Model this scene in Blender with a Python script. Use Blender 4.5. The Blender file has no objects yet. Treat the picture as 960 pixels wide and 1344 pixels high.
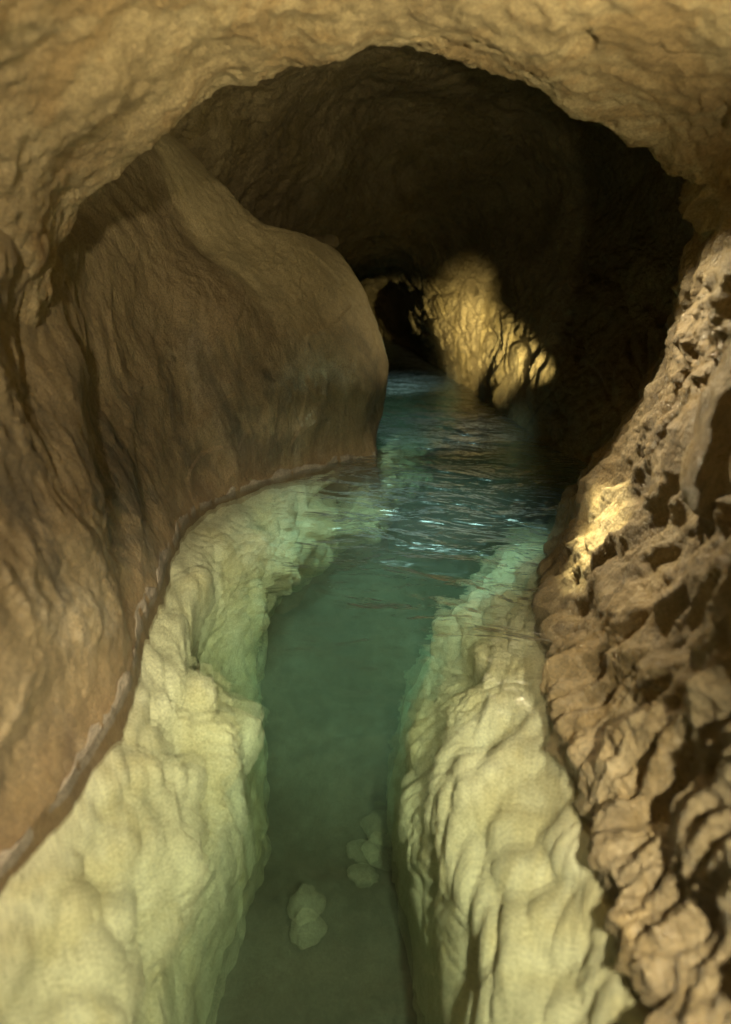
import bpy, math
import numpy as np
from mathutils import Vector

S = bpy.context.scene
COL = S.collection
R = math.radians

# ------------------------------------------------------------------ camera
F = 876.0                                  # focal length in photo pixels (960 x 1344)
TILT = math.atan(322.0 / F)
CP, SP = math.cos(TILT), math.sin(TILT)
H = 1.0                                    # eye height over the water
cd = bpy.data.cameras.new('camera')
cam = bpy.data.objects.new('camera', cd); COL.objects.link(cam)
cam.location = (0, 0, H); cam.rotation_euler = (R(90) - TILT, 0, 0)
cd.sensor_fit = 'VERTICAL'; cd.sensor_height = 24.0; cd.lens = 24.0 * F / 1344.0
cd.clip_start = 0.02; cd.clip_end = 200
cd.dof.use_dof = True; cd.dof.focus_distance = 2.6; cd.dof.aperture_fstop = 1.1
S.camera = cam

# ------------------------------------------------------------------ world, exposure, render
wd = bpy.data.worlds.new('World'); S.world = wd; wd.use_nodes = True
bg = wd.node_tree.nodes['Background']
bg.inputs[0].default_value = (0.9, 0.75, 0.4, 1); bg.inputs[1].default_value = 0.0
S.view_settings.view_transform = 'Standard'; S.view_settings.look = 'None'
S.view_settings.exposure = 0.0; S.view_settings.gamma = 1.0
S.cycles.use_denoising = True
S.cycles.max_bounces = 8; S.cycles.diffuse_bounces = 3; S.cycles.glossy_bounces = 3
S.cycles.transmission_bounces = 6; S.cycles.transparent_max_bounces = 8; S.cycles.volume_bounces = 1
S.cycles.caustics_reflective = False; S.cycles.caustics_refractive = True
S.cycles.sample_clamp_indirect = 4.0

# ------------------------------------------------------------------ pixel -> place
def ray(px, py):
    a = (px - 480.0) / F; b = (672.0 - py) / F
    return np.array([a, CP + SP * b, -SP + CP * b])
def W(px, py, Y):
    d = ray(px, py); t = Y / d[1]
    return np.array([d[0] * t, Y, H + d[2] * t])
def Z(px, py, z=0.0):
    d = ray(px, py); t = (z - H) / d[2]
    return np.array([d[0] * t, d[1] * t, z])

# ------------------------------------------------------------------ hidden cave lamps and unseen added fills (the cave has no daylight)
def spot(name, loc, target, power, angle, blend, col, radius=0.04):
    l = bpy.data.lights.new(name, 'SPOT'); l.energy = power; l.spot_size = R(angle); l.spot_blend = blend
    l.color = col; l.shadow_soft_size = radius
    o = bpy.data.objects.new(name, l); COL.objects.link(o); o.location = loc
    d = Vector(target) - Vector(loc); o.rotation_euler = d.to_track_quat('-Z', 'Y').to_euler()
    return o
WARM = (1.0, 0.84, 0.50)
spot('hand_lamp', (0.44, 0.30, 0.98), (0.18, 1.02, 1.84), 330, 102, 1.0, WARM, 0.03)
spot('left_fill', (-0.18, -0.45, 1.22), (-0.98, 0.90, 0.78), 200, 80, 1.0, (1.0, 0.82, 0.54), 0.04)  # unseen fill, rakes the near left wall to bring out relief
spot('chamber_fill', (0.0, 2.35, 1.66), (-0.45, 5.0, 1.05), 14, 82, 0.08, (1.0, 0.88, 0.50), 0.07)  # added fill for the chamber; its cone edge draws the right-hand shadow edge
spot('water_lamp', (0.36, -0.25, 1.24), (-0.14, 1.05, -0.3), 860, 58, 1.0, (1.0, 0.90, 0.60), 0.03)
spot('shelf_fill', (-0.04, -0.40, 1.36), (-0.12, 2.10, -0.15), 800, 34, 1.0, (1.0, 0.93, 0.62), 0.02)  # added narrow spot behind the camera, brightens the mid ledges
spot('underwater_fill', (-0.02, -0.95, -0.06), (-0.10, 2.0, -0.34), 30, 70, 0.9, (1.0, 0.90, 0.60), 0.03)  # unseen spot added under the water for relief on the ledges
spot('passage_lamp', (0.02, 5.00, 0.55), W(620, 440, 5.9), 125, 60, 1.0, (1.0, 0.82, 0.38), 0.02)
spot('patch_fill', (0.0, 4.80, 0.45), W(664, 490, 4.9), 90, 30, 1.0, (1.0, 0.84, 0.38), 0.02)  # extra spot added to brighten the lower right of the lit far wall
spot('rake_lamp', (1.12, 3.35, 0.40), W(610, 440, 6.0), 900, 19, 1.0, (1.0, 0.84, 0.38), 0.02)
spot('wall_lamp', (0.20, 2.50, 1.65), (0.85, 1.62, 0.44), 340, 44, 0.9, (1.0, 0.83, 0.50), 0.012)
spot('gleam_accent', (0.22, 2.50, 1.64), W(796, 728, 1.88), 1300, 12, 1.0, (1.0, 0.86, 0.40), 0.015)  # added tight spot above the lip, makes the bright gleam on the right wall
spot('rim_lamp', (1.30, 3.20, 0.80), W(480, 430, 3.6), 42, 34, 1.0, (1.0, 0.86, 0.52), 0.03)
spot('far_pool_teal_fill', (0.06, 4.95, 1.05), (0.40, 6.5, -0.50), 560, 36, 1.0, (0.58, 1.0, 0.92), 0.10)  # added cyan fill, turns the unlit far water teal
spot('pool_teal_fill', (0.22, 2.62, 1.75), (0.18, 2.84, -0.3), 560, 42, 0.7, (0.55, 1.0, 0.88), 0.24)  # added cyan spot behind the lip; its colour gives the pool its teal
spot('bend_teal_fill', (0.25, 3.70, 1.90), (0.45, 4.40, -0.40), 330, 38, 0.8, (0.58, 1.0, 0.90), 0.10)  # second added cyan spot, carries the teal round the bend

# ------------------------------------------------------------------ noise
def _h(ix, iy, iz, s):
    with np.errstate(over='ignore'):
        n = (ix.astype(np.int64) * 374761393 + iy.astype(np.int64) * 668265263 + iz.astype(np.int64) * 2147483647 + s * 1274126177) & 0xffffffff
        n = ((n ^ (n >> 13)) * 1274126177) & 0xffffffff
        n = ((n ^ (n >> 16)) * 2246822519) & 0xffffffff
        return ((n ^ (n >> 15)) & 0xffffff).astype(np.float64) / 16777216.0
def noise(P, sc, seed=0):
    q = P / sc; i = np.floor(q).astype(np.int64); f = q - i; u = f * f * f * (f * (f * 6 - 15) + 10)
    r = 0
    for a in (0, 1):
        wx = u[..., 0] if a else 1 - u[..., 0]
        for b in (0, 1):
            wy = u[..., 1] if b else 1 - u[..., 1]
            for c in (0, 1):
                wz = u[..., 2] if c else 1 - u[..., 2]
                h = _h(i[..., 0] + a, i[..., 1] + b, i[..., 2] + c, seed)
                th = h * 6.2831853; ph = _h(i[..., 0] + a, i[..., 1] + b, i[..., 2] + c, seed + 91) * 2 - 1
                sr = np.sqrt(1 - ph * ph)
                g = (f[..., 0] - a) * sr * np.cos(th) + (f[..., 1] - b) * sr * np.sin(th) + (f[..., 2] - c) * ph
                r = r + wx * wy * wz * g
    return r * 1.6
def fbm(P, sc, oct=4, gain=0.5, seed=0, ridge=False):
    a, t = 1.0, 0
    for k in range(oct):
        n = noise(P, sc / 2 ** k, seed + 17 * k)
        if ridge: n = 0.5 - np.abs(n) * 1.4
        t = t + a * n; a *= gain
    return t
def worley(P, sc, seed=0):
    q = P / sc; i = np.floor(q).astype(np.int64)
    f1 = np.full(q.shape[:-1], 9.0); f2 = f1.copy(); idv = np.zeros(q.shape[:-1])
    for a in (-1, 0, 1):
        for b in (-1, 0, 1):
            for c in (-1, 0, 1):
                x, y, z = i[..., 0] + a, i[..., 1] + b, i[..., 2] + c
                h1 = _h(x, y, z, seed)
                d = np.sqrt((x + h1 - q[..., 0]) ** 2 + (y + _h(x, y, z, seed + 7) - q[..., 1]) ** 2 + (z + _h(x, y, z, seed + 13) - q[..., 2]) ** 2)
                m = d < f1
                f2 = np.where(m, f1, np.minimum(f2, d)); f1 = np.where(m, d, f1); idv = np.where(m, h1, idv)
    return f1, f2, idv
def warp(P, sc, amt, seed):
    return P + amt * np.stack([noise(P, sc, seed), noise(P, sc, seed + 3), noise(P, sc, seed + 5)], -1)
def stretch(P, d, k):
    d = np.array(d, float); d /= np.linalg.norm(d)
    a = P @ d
    return P - np.outer(a.ravel(), d).reshape(P.shape) * (1 - 1.0 / k)
def sstep(a, b, x):
    t = np.clip((x - a) / (b - a), 0, 1); return t * t * (3 - 2 * t)
def dent(P, c, r):
    return np.exp(-(((P - np.array(c)) / np.array(r)) ** 2).sum(-1))

# ------------------------------------------------------------------ surfaces
def spline(A, n, axis):
    A = np.moveaxis(np.asarray(A, float), axis, 0); m = len(A)
    L = np.linalg.norm(np.diff(A, axis=0), axis=-1).reshape(m - 1, -1).mean(1) ** 0.7
    s = np.concatenate([[0], np.cumsum(L)]); s /= s[-1]
    t = np.linspace(0, 1, n); k = np.clip(np.searchsorted(s, t, side='right') - 1, 0, m - 2)
    h = (s[k + 1] - s[k]); u = (t - s[k]) / h
    T = np.zeros_like(A)                                     # finite-difference tangents
    ds = s.reshape((-1,) + (1,) * (A.ndim - 1))
    T[1:-1] = (A[2:] - A[:-2]) / (ds[2:] - ds[:-2]); T[0] = (A[1] - A[0]) / (ds[1] - ds[0]); T[-1] = (A[-1] - A[-2]) / (ds[-1] - ds[-2])
    e = lambda v: v.reshape((-1,) + (1,) * (A.ndim - 1))
    u, h = e(u), e(h); u2, u3 = u * u, u * u * u
    out = (2*u3 - 3*u2 + 1) * A[k] + (u3 - 2*u2 + u) * h * T[k] + (-2*u3 + 3*u2) * A[k + 1] + (u3 - u2) * h * T[k + 1]
    return np.moveaxis(out, 0, axis)
def normals(G):
    n = np.cross(np.gradient(G, axis=1), np.gradient(G, axis=0))
    return n / (np.linalg.norm(n, axis=-1, keepdims=True) + 1e-12)
def grid(ctrl, nr, nc, disp, toward=(0.1, 1.5, 0.7)):
    G = spline(spline(ctrl, nr, 0), nc, 1); N = normals(G)
    s = np.sign(((np.array(toward) - G) * N).sum(-1).mean()); N = N * s        # towards the open passage
    return G + N * disp(G)[..., None], N, s
def link(name, V, Fc, mat, parent=None, smooth=True):
    me = bpy.data.meshes.new(name)
    V = np.asarray(V, float)
    o = bpy.data.objects.new(name, me)
    base = np.array([V[:, 0].mean(), V[:, 1].mean(), V[:, 2].min()]) if parent is None else np.zeros(3)
    pl = np.array(parent.location) if parent is not None else base
    V = V - pl
    n = len(Fc); k = Fc.shape[1]
    me.vertices.add(len(V)); me.vertices.foreach_set('co', V.astype(np.float32).ravel())
    me.loops.add(n * k); me.loops.foreach_set('vertex_index', Fc.astype(np.int32).ravel())
    me.polygons.add(n); me.polygons.foreach_set('loop_start', np.arange(0, n * k, k, dtype=np.int32))
    me.polygons.foreach_set('use_smooth', np.full(n, smooth))
    me.update(calc_edges=True); me.validate()
    if mat: me.materials.append(mat)
    COL.objects.link(o)
    if parent is None: o.location = base
    else: o.parent = parent
    return o
def gfaces(nr, nc, r0=0, r1=None, c0=0, c1=None, flip=False):
    r1 = nr - 1 if r1 is None else r1; c1 = nc - 1 if c1 is None else c1
    i, j = np.meshgrid(np.arange(r0, r1), np.arange(c0, c1), indexing='ij')
    a = (i * nc + j).ravel()
    f = np.stack([a, a + 1, a + nc + 1, a + nc], 1)
    return f[:, ::-1] if flip else f
def sheet(name, G, mat, flip=False, parent=None, faces=None):
    nr, nc = G.shape[:2]
    Fc = gfaces(nr, nc, flip=flip) if faces is None else faces
    V = G.reshape(-1, 3)
    used = np.unique(Fc); m = np.zeros(len(V), int); m[used] = np.arange(len(used))
    return link(name, V[used], m[Fc], mat, parent)
def tag(o, label=None, cat=None, group=None, kind=None):
    for k, v in (('label', label), ('category', cat), ('group', group), ('kind', kind)):
        if v: o[k] = v
    if label: o['kind'] = 'thing'
    return o

# ------------------------------------------------------------------ materials
class NT:
    def __init__(self, name):
        self.m = bpy.data.materials.new(name); self.m.use_nodes = True
        self.t = self.m.node_tree; self.t.nodes.clear(); self.out = self.n('ShaderNodeOutputMaterial')
        self.pos = self.n('ShaderNodeNewGeometry').outputs['Position']
    def n(self, k, **kw):
        x = self.t.nodes.new(k)
        for a, b in kw.items(): setattr(x, a, b)
        return x
    def l(self, a, b): self.t.links.new(a, b)
    def mapping(self, sc=(1, 1, 1), rot=(0, 0, 0)):
        m = self.n('ShaderNodeMapping', vector_type='TEXTURE'); self.l(self.pos, m.inputs['Vector'])
        m.inputs['Scale'].default_value = sc; m.inputs['Rotation'].default_value = rot; return m.outputs[0]
    def noise(self, sc, det=6, rough=0.6, dist=0.0, vec=None):
        x = self.n('ShaderNodeTexNoise'); self.l(vec if vec is not None else self.pos, x.inputs['Vector'])
        x.inputs['Scale'].default_value = sc; x.inputs['Detail'].default_value = det
        x.inputs['Roughness'].default_value = rough; x.inputs['Distortion'].default_value = dist
        return x.outputs['Fac']
    def vor(self, sc, vec=None, feature='F1'):
        x = self.n('ShaderNodeTexVoronoi', feature=feature); self.l(vec if vec is not None else self.pos, x.inputs['Vector'])
        x.inputs['Scale'].default_value = sc; return x.outputs['Distance']
    def ramp(self, fac, stops):
        x = self.n('ShaderNodeValToRGB'); self.l(fac, x.inputs['Fac']); e = x.color_ramp.elements
        while len(e) < len(stops): e.new(0.5)
        for q, (p, c) in zip(e, stops):
            q.position = p; q.color = (c, c, c, 1) if not hasattr(c, '__len__') else (*c, 1)
        return x.outputs['Color']
    def mix(self, fac, a, b, mode='MIX'):
        x = self.n('ShaderNodeMix', data_type='RGBA', blend_type=mode)
        for s, v in ((0, fac), (6, a), (7, b)):
            if isinstance(v, (int, float)): x.inputs[s].default_value = v
            elif hasattr(v, '__len__'): x.inputs[s].default_value = (*v, 1)
            else: self.l(v, x.inputs[s])
        return x.outputs[2]
    def math(self, op, a, b=0.0, clamp=False):
        x = self.n('ShaderNodeMath', operation=op, use_clamp=clamp)
        for s, v in ((0, a), (1, b)):
            if isinstance(v, (int, float)): x.inputs[s].default_value = v
            else: self.l(v, x.inputs[s])
        return x.outputs[0]
    def z(self):
        x = self.n('ShaderNodeSeparateXYZ'); self.l(self.pos, x.inputs[0]); return x.outputs['Z']
    def bump(self, h, strength, dist, normal=None):
        x = self.n('ShaderNodeBump'); self.l(h, x.inputs['Height']); x.inputs['Strength'].default_value = strength
        x.inputs['Distance'].default_value = dist
        if normal is not None: self.l(normal, x.inputs['Normal'])
        return x.outputs[0]

def rock(name, dark, mid, light, stain=None, rough=(0.45, 0.8), streak=(1, 1, 1), srot=(0, 0, 0), bump=1.0, pits=0.3, zband=None, sc=1.0, film=None, ssc=3.4):
    t = NT(name)
    v = t.mapping(streak, srot)
    big = t.noise(2.2 * sc, 5, 0.62, 0.4, v)
    fine = t.noise(19 * sc, 8, 0.7, 0.2, v)
    grain = t.noise(150, 4, 0.7)
    f = t.math('ADD', t.math('MULTIPLY', big, 0.62), t.math('MULTIPLY', fine, 0.38))
    c = t.ramp(f, [(0.34, dark), (0.5, mid), (0.66, light)])
    if stain:                                                # mineral stains with a shape of their own
        m = t.ramp(t.noise(ssc * sc, 6, 0.7, 0.8, v), [(0.49, 0.0), (0.58, 1.0)])
        c = t.mix(t.math('MULTIPLY', m, 0.85), c, stain)
    if film:                                                 # pale calcite film in patches
        m = t.ramp(t.noise(4.6 * sc, 7, 0.72, 0.5, v), [(0.56, 0.0), (0.66, 1.0)])
        c = t.mix(t.math('MULTIPLY', m, 0.4), c, film)
    if zband:                                                # rock stained between two heights over the water
        zz = t.math('ADD', t.z(), t.math('MULTIPLY', t.math('SUBTRACT', t.noise(3.0, 5, 0.65), 0.5), 0.5))
        for z0, z1, colr, amt in zband:
            mr = t.n('ShaderNodeMapRange'); t.l(zz, mr.inputs[0])
            mr.inputs[1].default_value = z0; mr.inputs[2].default_value = z1
            c = t.mix(t.math('MULTIPLY', mr.outputs[0], amt), c, colr)
    sp = t.ramp(grain, [(0.30, 0.55), (0.50, 1.0), (0.72, 1.35)])
    c = t.mix(1.0, c, sp, 'MULTIPLY')
    pit = t.ramp(t.noise(11, 3, 0.5, 1.2, v), [(0.25, 0.0), (0.36, 1.0)])
    chip = t.ramp(t.noise(9, 5, 0.6, 0.6, v), [(0.27, 0.35), (0.34, 1.0)])          # small dark flakes of another mineral
    c = t.mix(0.8, c, chip, 'MULTIPLY')
    b = t.n('ShaderNodeBsdfPrincipled'); t.l(c, b.inputs['Base Color'])
    rr = t.ramp(t.noise(7, 5, 0.65), [(0.35, rough[0]), (0.65, rough[1])]); t.l(rr, b.inputs['Roughness'])
    b.inputs['Specular IOR Level'].default_value = 0.5
    h = t.math('ADD', t.math('MULTIPLY', t.noise(24, 9, 0.72, 0.3, v), 1.0), t.math('MULTIPLY', pit, pits))
    n1 = t.bump(h, 1.0, 0.030 * bump)
    n2 = t.bump(t.noise(95, 7, 0.78), 1.0, 0.006 * bump, n1)
    t.l(n2, b.inputs['Normal']); t.l(b.outputs[0], t.out.inputs['Surface'])
    return t.m

OCH_D, OCH_M, OCH_L = (0.24, 0.18, 0.09), (0.38, 0.30, 0.16), (0.50, 0.42, 0.25)
M_arch = rock('ochre_limestone', OCH_D, OCH_M, OCH_L, stain=(0.30, 0.21, 0.095), bump=0.8, pits=0.6)
M_left = rock('brown_limestone', (0.11, 0.085, 0.048), (0.25, 0.19, 0.105), (0.40, 0.325, 0.21), stain=(0.085, 0.072, 0.048),
              rough=(0.32, 0.7), film=(0.46, 0.40, 0.30), ssc=2.1, streak=(1.0, 1.0, 3.2), srot=(0.56, 0.15, 0.0), bump=1.0, pits=0.2,
              zband=[(0.45, 1.05, OCH_M, 0.85), (0.30, 0.0, (0.15, 0.085, 0.035), 0.7)])
M_right = rock('wet_fluted_limestone', (0.085, 0.062, 0.036), (0.20, 0.15, 0.085), (0.33, 0.265, 0.16), stain=(0.25, 0.18, 0.09),
               rough=(0.20, 0.55), film=(0.40, 0.33, 0.22), streak=(1, 1, 2.6), srot=(-0.35, 0.55, 0), bump=1.1, pits=0.2, zband=[(0.8, 1.15, OCH_M, 0.85)])
M_far = rock('grey_ochre_limestone', (0.14, 0.105, 0.05), (0.26, 0.20, 0.10), (0.38, 0.30, 0.16), stain=(0.20, 0.15, 0.06), bump=1.6, pits=0.5, sc=0.7)
M_sub = rock('bleached_limestone', (0.42, 0.385, 0.245), (0.63, 0.59, 0.40), (0.76, 0.73, 0.54), stain=(0.54, 0.48, 0.28), rough=(0.6, 0.9), bump=0.9, pits=0.1)
M_bed = rock('silt', (0.055, 0.052, 0.038), (0.10, 0.095, 0.07), (0.18, 0.17, 0.13), rough=(0.7, 0.9), bump=0.6, pits=0.1)
M_stone = rock('pale_stone', (0.24, 0.23, 0.16), (0.36, 0.34, 0.24), (0.46, 0.44, 0.33), rough=(0.7, 0.9), bump=0.8, pits=0.1)
M_crust = rock('mauve_mineral_crust', (0.11, 0.085, 0.06), (0.20, 0.16, 0.12), (0.29, 0.24, 0.19), rough=(0.5, 0.8), bump=0.7, pits=0.2, sc=3)

def water_mat():
    t = NT('stream_water')
    v = t.mapping((1.8, 1.0, 1.0), (0, 0, -0.25))
    h = t.math('ADD', t.noise(5.6, 3, 0.5, 0.7, v), t.math('MULTIPLY', t.noise(18, 3, 0.5, 0.4, v), 0.14))
    sy = t.n('ShaderNodeSeparateXYZ'); t.l(t.pos, sy.inputs[0])
    mr = t.n('ShaderNodeMapRange', interpolation_type='SMOOTHSTEP'); t.l(sy.outputs['Y'], mr.inputs[0])
    for k, q in ((1, 0.85), (2, 2.1), (3, 0.12), (4, 1.0)): mr.inputs[k].default_value = q
    h = t.math('MULTIPLY', h, mr.outputs[0])
    mx = t.n('ShaderNodeMapRange', interpolation_type='SMOOTHSTEP'); t.l(sy.outputs['X'], mx.inputs[0])      # the current runs down the channel, the shelf lies in slack water
    for k, q in ((1, -0.42), (2, 0.08), (3, 0.22), (4, 1.0)): mx.inputs[k].default_value = q
    h = t.math('MULTIPLY', h, mx.outputs[0])
    nb = t.bump(h, 1.0, 0.10)
    gb = t.n('ShaderNodeNewGeometry')      # the same reflectance from both sides: the unbent rays would otherwise all turn back inside
    fr = t.n('ShaderNodeFresnel'); t.l(t.math('ADD', 1.33, t.math('MULTIPLY', gb.outputs['Backfacing'], 1 / 1.33 - 1.33)), fr.inputs['IOR']); t.l(nb, fr.inputs['Normal'])
    gl = t.n('ShaderNodeBsdfGlossy'); t.l(t.math('ADD', 0.19, t.math('MULTIPLY', t.math('MULTIPLY', mr.outputs[0], mx.outputs[0]), 0.12)), gl.inputs['Roughness']); t.l(nb, gl.inputs['Normal'])
    tr = t.n('ShaderNodeBsdfTransparent')
    rf = t.n('ShaderNodeBsdfRefraction'); rf.inputs['IOR'].default_value = 1.07; rf.inputs['Roughness'].default_value = 0.06
    t.l(nb, rf.inputs['Normal'])
    m1 = t.n('ShaderNodeMixShader'); m1.inputs[0].default_value = 0.48
    t.l(tr.outputs[0], m1.inputs[1]); t.l(rf.outputs[0], m1.inputs[2])
    m2 = t.n('ShaderNodeMixShader'); t.l(fr.outputs[0], m2.inputs[0]); t.l(m1.outputs[0], m2.inputs[1]); t.l(gl.outputs[0], m2.inputs[2])
    t.l(m2.outputs[0], t.out.inputs['Surface'])
    ab = t.n('ShaderNodeVolumeAbsorption'); ab.inputs['Color'].default_value = (0.50, 0.71, 0.59, 1); ab.inputs['Density'].default_value = 0.9
    sc = t.n('ShaderNodeVolumeScatter'); sc.inputs['Color'].default_value = (0.82, 0.82, 0.58, 1)
    sc.inputs['Density'].default_value = 0.05; sc.inputs['Anisotropy'].default_value = 0.3
    ad = t.n('ShaderNodeAddShader'); t.l(ab.outputs[0], ad.inputs[0]); t.l(sc.outputs[0], ad.inputs[1])
    t.l(ad.outputs[0], t.out.inputs['Volume'])
    return t.m
M_water = water_mat()

# ================================================================== LARGE STRUCTURE
# ---- left wall + outcrop: one continuous surface, columns run downstream, rows go up from below the water
Lc = [  # (waterline px), then rising points (px, py, Y)
    [(0, 1150), (-55, 920, .88), (-95, 740, .92), (-120, 600, .95), (-130, 480, .95), (-120, 350, .95)],
    [(165, 920), (118, 770, 1.40), (85, 640, 1.45), (55, 540, 1.48), (35, 440, 1.48), (30, 340, 1.46)],
    [(222, 742), (190, 640, 2.18), (165, 560, 2.20), (140, 480, 2.20), (118, 400, 2.18), (110, 310, 2.15)],
    [(264, 668), (250, 590, 2.72), (238, 520, 2.66), (222, 450, 2.62), (205, 385, 2.62), (195, 300, 2.68)],
    [(350, 632), (348, 565, 3.02), (342, 500, 2.92), (328, 430, 2.88), (312, 370, 2.95), (292, 300, 3.15)],
    [(430, 611), (434, 552, 3.30), (436, 492, 3.22), (426, 430, 3.22), (405, 365, 3.30), (378, 302, 3.45)],
    [(480, 602), (487, 545, 3.50), (490, 485, 3.46), (478, 430, 3.44), (452, 366, 3.48), (412, 304, 3.56)],
    [(503, 598), (511, 540, 3.74), (515, 480, 3.72), (502, 425, 3.68), (478, 362, 3.66), (441, 312, 3.66)],
]
cols = []
for c in Lc:
    w = Z(*c[0]); p = [w + np.array([0.10, 0.0, -0.75]), w]
    q = [W(*k) for k in c[1:]]
    far = len(cols) >= 4
    top = q[-1]
    n_ = len(cols)
    back = [np.array([-.06, .12, .0]), np.array([-.30, 1.3, -.12])] if n_ >= 6 else [np.array([-.10, .05, .25]), np.array([-.45, .1, .55])]
    if n_ == 4: back = [np.array([-.10, .22, .24]), np.array([-.35, .75, .55])]
    if n_ == 5: back = [np.array([-.06, .16, .03]), np.array([-.30, 1.2, .02])]
    cols.append(p + q + [top + back[0], top + back[1]])
e = cols[0]
pre = [[np.array([k[0] - .02 * j, Y, k[2] + 0.0]) for k in e] for j, Y in ((2, -2.4), (1, -0.8), (0, 0.2))]
l_ = cols[-1]
post = [[k + np.array([-.02 , .30, 0]) for k in l_], [k + np.array([-.30, .9, 0]) for k in l_], [k + np.array([-.8, 1.6, 0]) for k in l_]]
ctrl = np.array(pre + cols + post).transpose(1, 0, 2)
def d_left(P):
    q = stretch(warp(P, .35, .10, 3), (0.1, 0.5, -0.8), 1.7)
    d = 0.08 * fbm(P, .65, 3, .5, 11) + 0.017 * fbm(q, .22, 4, .55, 21) + 0.008 * fbm(q, .06, 4, .65, 31)
    f1, f2, i = worley(q, .27, 5)
    d = d + 0.03 * (f1 - .5) + .022 * (i - .5)
    g1, g2, _ = worley(stretch(warp(P, .5, .2, 9), (0.2, 0.6, -0.7), 2.0), .5, 15)
    d = d + 0.03 * (np.minimum(g2 - g1, .12) - .1)                     # a few deep joints
    h1, h2, _ = worley(warp(P, .2, .06, 18), .075, 25)
    d = d + 0.012 * (h1 - .5) * (1 - sstep(.04, .30, P[..., 2]))
    d = d * (.72 + .28 * sstep(1.6, .4, P[..., 1]))
    return (d * (.35 + .65 * sstep(-.02, .28, P[..., 2])) - .02) * (1 - .45 * sstep(3.2, 3.6, P[..., 1])) - .03 * sstep(3.3, 3.7, P[..., 1])
nr, nc = 330, 720
G, N, s_ = grid(ctrl, nr, nc, d_left, (0.2, 1.2, .8))
cut = int(nc * 0.46)
flipL = s_ < 0
f_near = gfaces(nr, nc, c1=cut, flip=flipL); f_out = gfaces(nr, nc, c0=cut, flip=flipL)
near_wall = sheet('rock_wall', G, M_left, faces=f_near)
tag(near_wall, 'smooth brown streaked rock wall at the left edge, beside the pale ledge', 'rock wall', 'bare rock walls of the cave')
outcrop = sheet('rock_outcrop', G, M_left, faces=f_out)
tag(outcrop, 'big rounded brown rock bulge jutting into the stream at the bend', 'rock outcrop')
# mineral crust at the waterline, a part of the wall and of the outcrop
def crust(c0, c1, parent):
    zz = G[..., 2]; rows = []
    lev = lambda j, z: np.array([np.interp(z, zz[:, j], G[:, j, k]) for k in range(3)])
    for j in range(c0, c1):
        k = np.argmax(zz[:, j] > -.06)
        w = 0.008 + 0.024 * (0.5 + 1.5 * noise(np.array([G[k, j]]), .11, 77)[0]) + .012 * noise(np.array([G[k, j]]), .03, 78)[0]
        n = N[k, j] * np.array([1, 1, 0]); n /= np.linalg.norm(n)
        a, m, b = lev(j, -.03), lev(j, w * .5), lev(j, w)
        th = .0015 + .005 * noise(np.array([G[k, j]]), .06, 79)[0]
        rows.append([a - n * .004, a + n * th, m + n * th * 1.2, b + n * th * .7, b - n * .006])
    A = spline(np.array(rows), 14, 1)
    o = sheet('mineral_crust', A, M_crust, parent=parent, flip=not flipL)
    return o
mi = np.argmin(np.abs(G[:, :, 1] + 0.5).min(0))
crust(int(nc * .14), cut + 1, near_wall); crust(cut, int(nc * .86), outcrop)

# ---- arch: the near passage roof, lip traced where it stands about two metres ahead
lip = [(20, 560, 1.70), (62, 430, 1.75), (118, 322, 1.82), (205, 212, 1.9), (275, 135, 1.95), (345, 104, 2.0), (410, 76, 2.0), (470, 62, 2.0), (525, 66, 2.0),
       (600, 84, 2.0), (690, 112, 2.0), (745, 133, 2.0), (805, 160, 2.02), (850, 192, 2.04), (880, 232, 2.06), (905, 285, 2.1), (917, 335, 2.1), (918, 400, 2.1), (905, 470, 2.1)]
lp = np.array([W(*k) for k in lip]); cen = np.array([0.12, 0, 0.75])
def ring(dy, ex, flat=None):
    q = lp.copy(); r = q - cen; r[:, 1] = 0
    r /= np.linalg.norm(r, axis=1, keepdims=True)
    q = q + r * ex; q[:, 1] = q[:, 1] + dy if flat is None else flat
    return q
ctrl = np.array([ring(.9, .95), ring(.45, .55), ring(.16, .17), ring(.03, .02), ring(-.10, .005), ring(-.45, .04), ring(0, .09, 1.0), ring(0, .14, .45), ring(0, .2, -.3), ring(0, .25, -1.2), ring(0, .2, -2.3)])
def d_arch(P):
    q = warp(P, .3, .1, 43)
    d = 0.055 * fbm(P, .5, 3, .5, 41) + 0.014 * fbm(q, .18, 4, .6, 42) + 0.006 * fbm(P, .045, 3, .65, 44)
    d = d + sstep(.62, .92, P[..., 0]) * .06 * fbm(stretch(q, (.25, .2, 1), 3.5), .13, 3, .5, 46, True)
    f1, f2, i = worley(stretch(q, (1, .3, .6), 1.6), .12, 45)
    d = d - 0.045 * (i > .80) * np.clip(1 - f1 / .34, 0, 1)
    return d
G2, N2, s2 = grid(ctrl, 420, 560, d_arch, (0.1, 0.8, .8))
arch = sheet('rock_arch', G2, M_arch, flip=s2 < 0)
tag(arch, 'pale ochre pitted rock arch forming the low roof overhead', 'rock arch')

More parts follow.
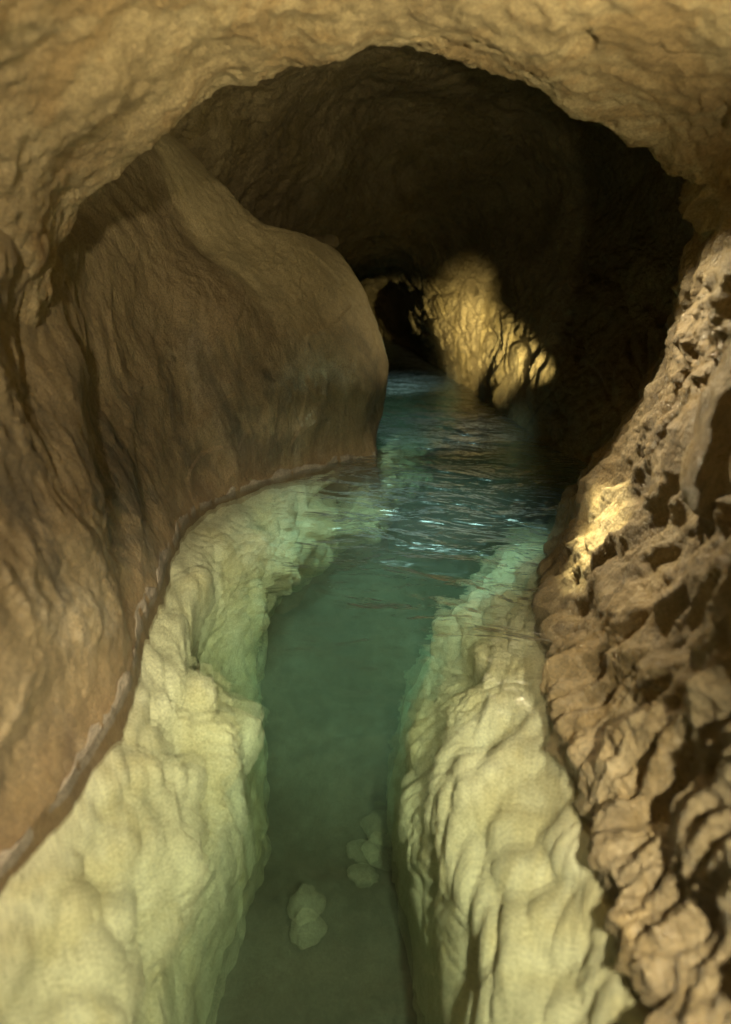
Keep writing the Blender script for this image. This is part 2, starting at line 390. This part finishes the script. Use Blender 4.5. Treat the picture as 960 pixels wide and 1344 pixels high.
# ---- far chamber: ceiling and the wall of the passage beyond
px = [40, 180, 310, 425, 480, 511, 546, 610, 700, 790, 870, 990]
rowsC = [
    (-170, [2.2, 2.3, 2.4, 2.5, 2.6, 2.6, 2.6, 2.6, 2.5, 2.5, 2.4, 2.3]),
    (40,  [2.7, 2.9, 3.3, 3.6, 3.8, 3.8, 3.8, 3.8, 3.6, 3.4, 3.1, 2.7]),
    (140, [2.9, 3.2, 3.8, 4.5, 5.0, 5.1, 5.1, 5.1, 4.8, 4.3, 3.7, 2.9]),
    (230, [3.0, 3.3, 4.0, 4.9, 5.5, 5.6, 5.7, 5.6, 5.3, 4.6, 3.9, 3.0]),
    (300, [3.1, 3.4, 4.2, 5.3, 5.8, 5.9, 6.1, 5.9, 5.3, 4.5, 3.9, 3.0]),
    (345, [3.2, 3.5, 4.3, 5.6, 6.8, 6.9, 6.5, 6.0, 5.15, 4.35, 3.8, 3.0]),
    (385, [3.2, 3.5, 4.4, 5.9, 9.4, 8.8, 7.0, 6.0, 5.0, 4.2, 3.75, 3.0]),
    (425, [3.3, 3.6, 4.6, 6.2, 10.5, 9.6, 7.4, 6.0, 4.85, 4.05, 3.7, 3.0])]
wl = [(40, 600), (180, 580), (310, 540), (425, 490), (490, 442), (516, 447), (552, 466), (612, 510), (690, 562), (765, 607), (850, 640), (990, 680)]
Cg = [[W(x, y, Y) for x, Y in zip(px, Ys)] for y, Ys in rowsC]
w0 = [Z(*k) for k in wl]
Cg += [w0, [k + np.array([-.03, -.05, -.9]) for k in w0]]
def d_far(P):
    q = warp(P, .4, .12, 53)
    low = 1 - sstep(.75, 1.5, P[..., 2])
    d = (0.09 - .045 * low) * fbm(P, .9, 4, .5, 51)
    v = stretch(q, (0.1, 0.45, 0.9), 2.4)
    f1, f2, i = worley(v, .17, 55)
    d = d + low * (0.06 * (np.minimum(f2 - f1, .22) - .2) * 2 + 0.025 * (i - .5)) + 0.016 * fbm(q, .14, 4, .6, 56)
    f1, f2, i = worley(stretch(q, (.1, .4, .9), 1.6), .13, 58)
    d = d - low * 0.13 * (i > .74) * np.clip(1 - f1 / .42, 0, 1)
    d = d + .006 * fbm(q, .05, 3, .6, 59)
    return d
G3, N3, s3 = grid(np.array(Cg), 560, 620, d_far, (0.3, 2.5, .6))
rcut = 250
o = sheet('rock_ceiling', G3, M_far, faces=gfaces(560, 620, r1=rcut, flip=s3 < 0))
tag(o, 'dim dark rock ceiling of the far chamber, behind the pale arch', 'cave ceiling')
o = sheet('rock_wall', G3, M_far, faces=gfaces(560, 620, r0=rcut, flip=s3 < 0))
tag(o, 'lamplit cracked and pitted yellow rock wall at the far end of the stream', 'rock wall', 'bare rock walls of the cave')

# ---- right wall
Rc = [
    [(722, 742), (742, 700, 2.36), (775, 640, 2.36), (812, 580, 2.34), (850, 525, 2.32), (880, 470, 2.30), (897, 410, 2.28), (925, 330, 2.26)],
    [(735, 870), (770, 785, 1.72), (812, 705, 1.76), (855, 640, 1.82), (890, 570, 1.84), (918, 490, 1.86), (935, 410, 1.86), (965, 310, 1.84)],
    [(765, 1050), (815, 930, 1.20), (862, 830, 1.25), (905, 740, 1.30), (945, 650, 1.33), (975, 550, 1.34), (990, 450, 1.34), (1020, 330, 1.32)],
    [(860, 1344), (925, 1190, .72), (985, 1050, .76), (1035, 910, .80), (1080, 780, .82), (1110, 640, .83), (1130, 500, .84), (1160, 360, .84)],
]
cols = []
for c in Rc:
    w = Z(*c[0]); q = [W(*k) for k in c[1:]]
    cols.append([w + np.array([-.05, 0, -.8]), w + np.array([0.01, 0, -.1]), w] + q + [q[-1] + np.array([.25, 0, .35])])
a0 = cols[0]
pre = [[k + np.array([1.5, .9, 0]) for k in a0], [k + np.array([.6, .45, 0]) for k in a0], [k + np.array([.14, .16, 0]) for k in a0]]
post = [[np.array([k[0] + .02 * j, Y, k[2]]) for k in cols[-1]] for j, Y in ((0, 0.1), (1, -.9), (2, -2.4))]
ctrl = np.array(pre + cols + post).transpose(1, 0, 2)
def d_right(P):
    q = warp(P, .3, .06, 63)
    D = (0.50, -0.20, 0.72)
    f1, f2, i = worley(stretch(q, D, 2.8), .050, 65)
    k1, k2, j = worley(stretch(warp(P, .25, .07, 68), D, 3.3), .10, 66)
    m = 1 - sstep(.95, 1.3, P[..., 2]) * .6
    d = 0.06 * fbm(P, .6, 3, .5, 61)
    d = d + m * (0.036 * (f1 - .45) + .006 * (i - .5) + .020 * (k1 - .45) + .036 * fbm(stretch(q, D, 3.8), .095, 3, .5, 69, True))
    d = d + m * 0.018 * fbm(stretch(q, D, 2.2), .12, 3, .6, 67) + 0.005 * fbm(q, .04, 3, .65, 64)
    return d
G4, N4, s4 = grid(ctrl, 460, 620, d_right, (0.1, 1.2, .6))
o = sheet('rock_wall', G4, M_right, flip=s4 < 0)
tag(o, 'wet brown fluted rock wall on the right with hard black shadows between ridges', 'rock wall', 'bare rock walls of the cave')

# ---- stream bed, one sheet under everything
bx = np.linspace(-3.2, 3.6, 260); by = np.linspace(-2.6, 12.5, 420)
X, Y = np.meshgrid(bx, by); Pb = np.stack([X, Y, np.zeros_like(X)], -1)
zb = -1.05 + .10 * fbm(Pb, .6, 4, .5, 81) + .03 * fbm(Pb, .12, 3, .5, 82) + 0.48 * sstep(1.9, 3.8, Y)
Pb[..., 2] = zb
o = sheet('stream_bed', Pb, M_bed); tag(o, kind='structure')

# ---- water: a closed body with a gently rippled top
wx = np.linspace(-3.1, 3.5, 220); wy = np.linspace(-2.5, 12.3, 480)
X, Y = np.meshgrid(wx, wy); Pw = np.stack([X, Y, np.zeros_like(X)], -1)
Pw[..., 2] = .005 * fbm(Pw * np.array([.6, 1, 1]), .35, 3, .5, 91) * sstep(1.2, 2.8, Y)
nr, nc = X.shape; V = Pw.reshape(-1, 3); Vb = V.copy(); Vb[:, 2] = -1.6; n0 = len(V)
Ft = gfaces(nr, nc); Fb = gfaces(nr, nc, flip=True) + n0
bl = np.concatenate([np.arange(nc - 1), np.arange(nr - 1) * nc + nc - 1, (nr - 1) * nc + np.arange(nc - 1, 0, -1), np.arange(nr - 1, 0, -1) * nc])
bn = np.roll(bl, -1); Fs = np.stack([bl, bl + n0, bn + n0, bn], 1)
o = link('water', np.concatenate([V, Vb]), np.concatenate([Ft, Fb, Fs]), M_water); tag(o, kind='structure')

# ================================================================== OBJECTS
# ---- pale ledges under the water on either side
def sink(G, s=.028, top=-.022):
    z = G[..., 2] - .038
    G[..., 2] = top - s * np.logaddexp(0, (top - z) / s)
    return G
def ledge(rows, disp, nr, nc, tow):
    ctrl = np.array([[Z(x, y, z) for x, y, z in r] for r in rows])
    return grid(ctrl, nr, nc, disp, tow)
#   rows run from the wall outwards into the channel; columns from near to far
LL = [
    [(-420, 1700, -.015), (-60, 1180, -.015), (60, 1030, -.015), (140, 925, -.015), (205, 745, -.015), (250, 668, -.015), (340, 628, -.015), (430, 606, -.015), (505, 592, -.06), (540, 585, -.3)],
    [(-330, 1700, -.03), (0, 1190, -.03), (90, 1050, -.03), (170, 935, -.03), (225, 765, -.04), (275, 690, -.04), (350, 648, -.04), (430, 622, -.04), (500, 606, -.10), (540, 595, -.38)],
    [(-100, 1700, -.10), (90, 1240, -.10), (165, 1080, -.10), (225, 960, -.09), (255, 800, -.06), (310, 712, -.08), (375, 672, -.10), (440, 642, -.12), (500, 620, -.18), (550, 604, -.5)],
    [(130, 1700, -.18), (190, 1280, -.18), (240, 1100, -.18), (285, 975, -.18), (310, 815, -.13), (345, 730, -.15), (400, 695, -.19), (460, 660, -.22), (512, 634, -.24), (565, 616, -.45)],
    [(210, 1700, -.32), (230, 1320, -.32), (295, 1120, -.34), (325, 985, -.32), (335, 835, -.28), (365, 755, -.28), (425, 715, -.32), (485, 685, -.34), (530, 650, -.38), (585, 630, -.6)],
    [(270, 1700, -.8), (280, 1344, -.8), (340, 1140, -.8), (350, 1000, -.7), (350, 860, -.6), (375, 785, -.6), (440, 745, -.6), (505, 705, -.65), (550, 670, -.65), (600, 645, -.85)],
    [(300, 1700, -1.2), (320, 1344, -1.2), (370, 1140, -1.2), (372, 1000, -1.1), (368, 870, -1.0), (395, 800, -1.0), (455, 760, -1.0), (520, 715, -1.0), (565, 680, -1.0), (615, 655, -1.1)],
]
notch = Z(312, 792, -.12)
def d_ledge(P):
    q = warp(P, .25, .08, 73); q[..., 2] *= .6
    f1, f2, i = worley(stretch(q, (.4, -.8, 0), 1.3), .080, 75)
    k1, k2, j = worley(warp(P, .5, .2, 78) * np.array([1, 1, .6]), .34, 76)
    d = .05 * fbm(P, .5, 3, .5, 71) + .05 * noise(P, .22, 79) + .088 * (.4 - np.clip(f1, 0, .9) ** 2) + .022 * (i - .5) + .035 * (np.minimum(k2 - k1, .3) - .2) + .008 * fbm(q, .05, 3, .6, 72)
    k = sstep(-.01, -.10, P[..., 2])
    return (.75 + .6 * sstep(.9, 1.9, P[..., 1])) * d * (.25 + .75 * k) * (1 - .7 * sstep(-.25, -.8, P[..., 2])) - .05 * k - .55 * dent(P, notch, (.085, .24, .5))
G5, N5, s5 = ledge(LL, d_ledge, 330, 560, (0, 1.5, 1.5))
o = sheet('rock_ledge', sink(G5), M_sub, flip=s5 < 0)
tag(o, 'pale scalloped ledge under the water along the left brown wall', 'rock ledge', 'pale rock ledges under the water')
RR = [
    [(1500, 1900, -.015), (905, 1344, -.015), (835, 1180, -.015), (795, 1050, -.015), (770, 950, -.015), (762, 870, -.015), (752, 790, -.015), (748, 735, -.015), (762, 690, .0), (790, 660, -.1)],
    [(1200, 1900, -.03), (850, 1344, -.03), (790, 1180, -.03), (750, 1050, -.03), (735, 950, -.03), (728, 870, -.03), (720, 790, -.03), (712, 740, -.03), (740, 700, -.1), (780, 670, -.3)],
    [(900, 1900, -.10), (760, 1344, -.10), (715, 1180, -.10), (685, 1050, -.09), (678, 950, -.08), (676, 880, -.07), (672, 800, -.07), (680, 750, -.08), (715, 712, -.2), (770, 680, -.5)],
    [(760, 1900, -.20), (660, 1344, -.20), (620, 1180, -.20), (590, 1060, -.18), (600, 960, -.16), (620, 885, -.14), (632, 810, -.14), (650, 765, -.15), (690, 725, -.35), (755, 690, -.7)],
    [(690, 1900, -.36), (600, 1344, -.36), (565, 1180, -.34), (540, 1060, -.32), (555, 970, -.30), (582, 890, -.28), (608, 818, -.26), (632, 775, -.28), (672, 735, -.5), (745, 700, -.9)],
    [(640, 1900, -.85), (560, 1344, -.85), (535, 1180, -.8), (520, 1060, -.7), (528, 970, -.62), (550, 890, -.6), (590, 822, -.55), (618, 785, -.6), (660, 745, -.8), (735, 710, -1.1)],
    [(620, 1900, -1.2), (530, 1344, -1.2), (505, 1180, -1.2), (500, 1060, -1.1), (512, 970, -1.0), (535, 890, -1.0), (575, 826, -1.0), (605, 790, -1.0), (650, 750, -1.1), (725, 715, -1.3)],
]
def d_ledge2(P):
    q = warp(P, .25, .08, 173); q[..., 2] *= .6
    f1, f2, i = worley(stretch(q, (.7, .6, 0), 1.4), .076, 175)
    k1, k2, j = worley(warp(P, .5, .2, 178) * np.array([1, 1, .6]), .30, 176)
    d = .05 * fbm(P, .5, 3, .5, 171) + .05 * noise(P, .22, 179) + .088 * (.4 - np.clip(f1, 0, .9) ** 2) + .022 * (i - .5) + .035 * (np.minimum(k2 - k1, .3) - .2) + .008 * fbm(q, .05, 3, .6, 172)
    k = sstep(-.01, -.10, P[..., 2])
    return (.55 + .6 * sstep(.9, 1.9, P[..., 1])) * d * (.25 + .75 * k) * (1 - .7 * sstep(-.25, -.8, P[..., 2])) - .02 * k
G6, N6, s6 = ledge(RR, d_ledge2, 330, 560, (0, 1.5, 1.5))
o = sheet('rock_ledge', sink(G6), M_sub, flip=s6 < 0)
tag(o, 'pale lumpy ledge under the water along the dark fluted right wall', 'rock ledge', 'pale rock ledges under the water')

# ---- blobs: stones on the bed and the hanging lobe on the right
def blob(name, c, r, mat, seed, amp=.12, rot=0.0, nu=90, nv=60):
    u = np.linspace(0, 2 * np.pi, nu, endpoint=False); v = np.linspace(0, np.pi, nv)
    U, Vv = np.meshgrid(u, v)
    D = np.stack([np.sin(Vv) * np.cos(U), np.sin(Vv) * np.sin(U), np.cos(Vv)], -1)
    k = 1 + amp * fbm(D + seed * 3.1, 1.1, 2, .5, seed) * 1.6 + amp * .35 * fbm(D + seed, .35, 3, .5, seed + 1)
    P = D * k[..., None] * np.array(r)
    cs, sn = math.cos(rot), math.sin(rot)
    P = np.stack([P[..., 0] * cs - P[..., 1] * sn, P[..., 0] * sn + P[..., 1] * cs, P[..., 2]], -1) + np.array(c)
    V = P.reshape(-1, 3); i, j = np.meshgrid(np.arange(nv - 1), np.arange(nu), indexing='ij')
    a = (i * nu + j).ravel(); b = (i * nu + (j + 1) % nu).ravel()
    return link(name, V, np.stack([a, a + nu, b + nu, b], 1), mat)
lobe = blob('rock_lobe', W(972, 572, 1.38), (.085, .13, .20), M_right, 5, .26)
tag(lobe, 'smooth rounded rock lobe hanging at the right edge above the fluted wall', 'rock lobe')
for k, (x, y, z, r, lb) in enumerate([
        (403, 1218, -.98, .055, 'small bright pale stone alone in the dark channel near the bottom'),
        (500, 1115, -1.0, .060, 'pale stone standing against the foot of the right ledge'),
        (478, 1150, -1.04, .045, 'low pale stone touching the taller one in front of the right ledge')]):
    s = blob('submerged_stone', Z(x, y, z), (r, r * 1.15, r * .75), M_stone, 20 + k, .18, k * .8)
    tag(s, lb, 'stone', 'stones lying on the stream bed')
